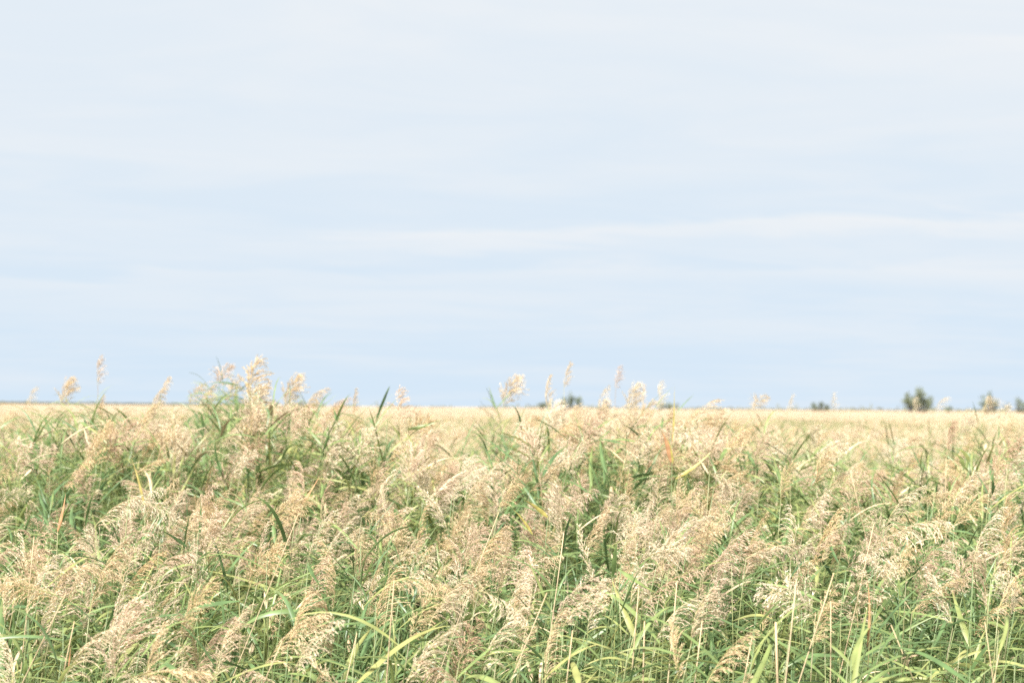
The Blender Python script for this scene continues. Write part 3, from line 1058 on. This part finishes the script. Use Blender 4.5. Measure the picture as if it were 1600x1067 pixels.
# ------------------------------------------------------------------ the rest of the reed bed: one mass nobody could count
MATS = [M_STEM, M_LEAF, M_PINK, M_GOLD, M_CREAM, M_STRAW, M_YELLOW]
protos = bpy.data.collections.new('reed_models')
PROTO_N = [0]
HREF = 2.0


def proto(g):
    o = bpy.data.objects.new('reed_model_%03d' % PROTO_N[0], g.mesh('reed_model', MATS, smooth=False))
    protos.objects.link(o)
    PROTO_N[0] += 1
    return PROTO_N[0] - 1


def proto_reed(kind, mat, lod, nleaf, seed, t_low=None, fat=1.0):
    r = np.random.default_rng(seed)
    g = Geo()
    pg = plume_geo(kind, r, lod=lod, fat=fat) if kind else None
    ph = pg.tip[2] if kind else .12
    H = HREF - ph
    lean, leany = r.uniform(.02, .25), r.uniform(-.1, .1)
    g.join(stem_geo(H, lean, leany, segs=6 if lod == 0 else 3, sides=4 if lod == 0 else 3, r0=.0045 if lod < 2 else .006), matmap=0)
    if kind:
        g.join(pg, Matrix.Translation((lean, leany, H)) @ Matrix.Rotation(r.normal() * .2 + .1, 4, 'Y'), matmap=mat)
    for k in range(nleaf):
        t0 = t_low or (.42 if kind else .58)
        t = min(.99, t0 + (1 - t0) * (k + r.uniform(0, .6)) / nleaf)
        if lod:
            p = LEAF_P[r.integers(12)]
            lg = leaf_geo(p['Lf'], p['W'] * (1 if lod == 1 else 1.6), p['em'], p['arch'], p['twist'], p['side'], segs=4, tipdry=p['tipdry'])
        else:
            lg = leaf_geos[r.integers(12)]
        dead = r.random() < (.05 if lod == 0 else .25)
        g.join(lg, leaf_matrix(t, H, lean, leany, k, 1.0), matmap=5 if dead else 1)
    return g


near_pl = [proto(proto_reed(k, mt_, 0, 6, 300 + i)) for i, (k, mt_) in enumerate([('bushy', 2), ('bushy', 3), ('nodding', 3), ('nodding', 4), ('nodding', 2), ('narrow', 3), ('bushy', 2), ('nodding', 4)])]
near_sh = [proto(proto_reed(None, 0, 0, 13, 340 + i, t_low=.45)) for i in range(7)]
near_pl_full = [proto(proto_reed(k, mt_, 0, 5, 320 + i, t_low=.6, fat=1.45)) for i, (k, mt_) in enumerate([('bushy', 3), ('bushy', 4), ('nodding', 3), ('nodding', 4), ('bushy', 2), ('narrow', 3), ('open', 4)])]
near_sh_top = [proto(proto_reed(None, 0, 0, 10, 350 + i, t_low=.78)) for i in range(6)]
mid_pl = [proto(proto_reed(k, mt_, 1, 3, 360 + i)) for i, (k, mt_) in enumerate([('bushy', 2), ('nodding', 4), ('nodding', 2), ('bushy', 2), ('narrow', 3), ('nodding', 4)])]
mid_sh = [proto(proto_reed(None, 0, 1, 8, 380 + i)) for i in range(3)]
far_pa = []
for i in range(5):
    r = np.random.default_rng(400 + i)
    g = Geo()
    for q in range(26):
        kind, mt_ = [('bushy', 2), ('nodding', 2), ('nodding', 4), ('bushy', 2), ('narrow', 4)][r.integers(5)]
        a, rad = r.uniform(0, 2 * PI), 1.2 * math.sqrt(r.random())
        s = r.uniform(.9, 1.06)
        g.join(proto_reed(kind, mt_, 2, 2, 500 + i * 40 + q), Matrix.Translation((math.cos(a) * rad, math.sin(a) * rad, 0)) @ Matrix.Diagonal((s, s, s, 1)))
    far_pa.append(proto(g))

pos, rot, scl, var = [], [], [], []


def put(x, y, top, v, tilt=.06, yaw=.7):
    if 6.0 < y < 8.0 and abs(col_of(x, y) - 618) < 17:      # the lone centre reed stands in a small gap
        return
    gz = ground_z(y)
    pos.append((x, y, gz - .01))
    rot.append((random.gauss(0, tilt), random.gauss(.04, tilt), random.gauss(0, yaw)))
    scl.append((top - gz) / HREF)
    var.append(v)


# front: 4 to 13.5 m
n_front = 2500
for _ in range(n_front):
    y = math.sqrt(random.uniform(4.0 ** 2, 13.5 ** 2))
    x = random.uniform(-1, 1) * (.43 * y + .7)
    u = col_of(x, y)
    row = canopy_row(min(y, 12))
    uc = min(max(u, 0), 1600)
    if y > 8.2:
        row = max(row - 14, float(np.interp(uc, PROFILE_U, PROFILE_V)) - 6)
    dn = density(uc, row + 25)
    plumed = random.random() < dn ** 2 * (.22 if y < 6 else .36)
    row += abs(random.gauss(0, 26)) + (8 if plumed else 14)
    top = EYE.z - (row - horizon(uc)) * y / FPX
    if plumed:
        put(x, y, top, random.choice(near_pl))
    else:
        put(x, y, top - random.uniform(0, .25), random.choice(near_sh), tilt=.12, yaw=1.2)
# the shoulder of the bed, 5.5 to 9 m
for _ in range(620):
    y = random.uniform(5.4, 9.2)
    x = random.uniform(-1, 1) * (.43 * y + .5)
    uc = min(max(col_of(x, y), 0), 1600)
    row = canopy_row(y) + random.uniform(-4, 46)
    top = EYE.z - (row - horizon(uc)) * y / FPX
    put(x, y, top, random.choice(near_pl) if random.random() < density(uc, row) * .52 else random.choice(near_sh_top), yaw=.9, tilt=.09)
# scattered taller reeds that thin out into the open field
for _ in range(900):
    y = 11.5 + 20 * random.random() ** 1.5
    x = random.uniform(-1, 1) * (.44 * y + .8)
    top = random.uniform(1.93, 2.22) - .006 * (y - 11.5)
    put(x, y, top, random.choice(near_sh_top) if random.random() < .62 else random.choice(near_pl_full), yaw=.9)
# taller clumps 8 to 13 m off that carry the ragged skyline of the bed
for _ in range(1250):
    y = random.uniform(7.8, 13.2)
    u = random.uniform(-60, 1660)
    uc = min(max(u, 0), 1600)
    pr = float(np.interp(uc, PROFILE_U, PROFILE_V))
    clump = pnoise(Vector((u * .018, y * .5, 4)))
    row = pr + abs(random.gauss(0, 17)) - 16 * clump - (random.uniform(5, 30) if random.random() < (.20 if uc < 570 or 770 < uc < 1120 else .09) else 0)
    row = max(row, 598)
    x = (u - 800) / FPX * y
    top = EYE.z - (row - horizon(uc)) * y / FPX
    leafy = .78 if (uc < 230 or 310 < uc < 400 or 450 < uc < 570 or 1160 < uc < 1340 or uc > 1380) else .56
    if random.random() < leafy:
        put(x, y, top + random.uniform(-.08, .10), random.choice(near_sh_top), tilt=.1, yaw=1.0)
    else:
        put(x, y, top, random.choice(near_pl_full), yaw=.9)
# short leafy shoots filling the foot of the bed
for _ in range(900):
    y = random.uniform(3.7, 6.0)
    x = random.uniform(-1, 1) * (.43 * y + .7)
    put(x, y, random.uniform(1.05, 1.66), random.choice(near_sh), tilt=.16, yaw=1.6)
# middle: 13 to 80 m
for _ in range(6500):
    y = math.sqrt(random.uniform(13.0 ** 2, 34.0 ** 2))
    x = random.uniform(-1, 1) * (.44 * y + .8)
    pn = pnoise(Vector((x * .35, y * .22, 3)))
    h = 1.88 + .17 * pn + .09 * pnoise(Vector((x * 1.3, y * .9, 8))) + random.gauss(0, .07) + (.22 if random.random() < .035 and y < 24 else 0)
    green = pnoise(Vector((x * .3, y * .18, 21))) > .12
    put(x, y, h, random.choice(mid_pl) if random.random() < (.5 if green else .93) else random.choice(mid_sh))
for _ in range(10000):
    y = math.sqrt(random.uniform(34.0 ** 2, 85.0 ** 2))
    x = random.uniform(-1, 1) * (.44 * y + .8)
    green = pnoise(Vector((x * .12, y * .07, 31))) > .15
    h = 1.92 + .12 * pnoise(Vector((x * .16, y * .08, 5))) + random.gauss(0, .06)
    put(x, y, h, random.choice(mid_pl) if random.random() < (.55 if green else .95) else random.choice(mid_sh))
for _ in range(9000):
    y = 80 * (560 / 80) ** random.random()
    x = random.uniform(-1, 1) * (.45 * y + 2)
    put(x, y, 1.99 + .12 * pnoise(Vector((x * .03, y * .012, 5))) + random.gauss(0, .07), random.choice(far_pa), tilt=.02, yaw=.5)

me = bpy.data.meshes.new('reed_bed')
me.from_pydata(pos, [], [])
a = me.attributes.new('i_rot', 'FLOAT_VECTOR', 'POINT')
a.data.foreach_set('vector', np.array(rot, dtype=np.float32).ravel())
a = me.attributes.new('i_scl', 'FLOAT', 'POINT')
a.data.foreach_set('value', np.array(scl, dtype=np.float32))
a = me.attributes.new('i_var', 'INT', 'POINT')
a.data.foreach_set('value', np.array(var, dtype=np.int32))
bed = new_obj('reed_bed', me)
tag(bed, 'mass of tan and green reeds filling the marsh to the horizon', 'reeds', kind='stuff')
ng = bpy.data.node_groups.new('reed_bed', 'GeometryNodeTree')
ng.interface.new_socket('Geometry', in_out='INPUT', socket_type='NodeSocketGeometry')
ng.interface.new_socket('Geometry', in_out='OUTPUT', socket_type='NodeSocketGeometry')
gi, go = ng.nodes.new('NodeGroupInput'), ng.nodes.new('NodeGroupOutput')
iop = ng.nodes.new('GeometryNodeInstanceOnPoints')
ci = ng.nodes.new('GeometryNodeCollectionInfo')
ci.inputs['Collection'].default_value = protos
ci.inputs['Separate Children'].default_value = True
ci.inputs['Reset Children'].default_value = True


def named(nm, ty):
    n = ng.nodes.new('GeometryNodeInputNamedAttribute')
    n.data_type = ty
    n.inputs['Name'].default_value = nm
    return n.outputs['Attribute']


ng.links.new(gi.outputs[0], iop.inputs['Points'])
ng.links.new(ci.outputs[0], iop.inputs['Instance'])
iop.inputs['Pick Instance'].default_value = True
ng.links.new(named('i_var', 'INT'), iop.inputs['Instance Index'])
e2r = ng.nodes.new('FunctionNodeEulerToRotation')
ng.links.new(named('i_rot', 'FLOAT_VECTOR'), e2r.inputs[0])
ng.links.new(e2r.outputs[0], iop.inputs['Rotation'])
ng.links.new(named('i_scl', 'FLOAT'), iop.inputs['Scale'])
ng.links.new(iop.outputs[0], go.inputs[0])
md = bed.modifiers.new('reeds', 'NODES')
md.node_group = ng
print('reeds', len(things), 'dry', len(dry_roots), 'count', count, 'points', len(pos))
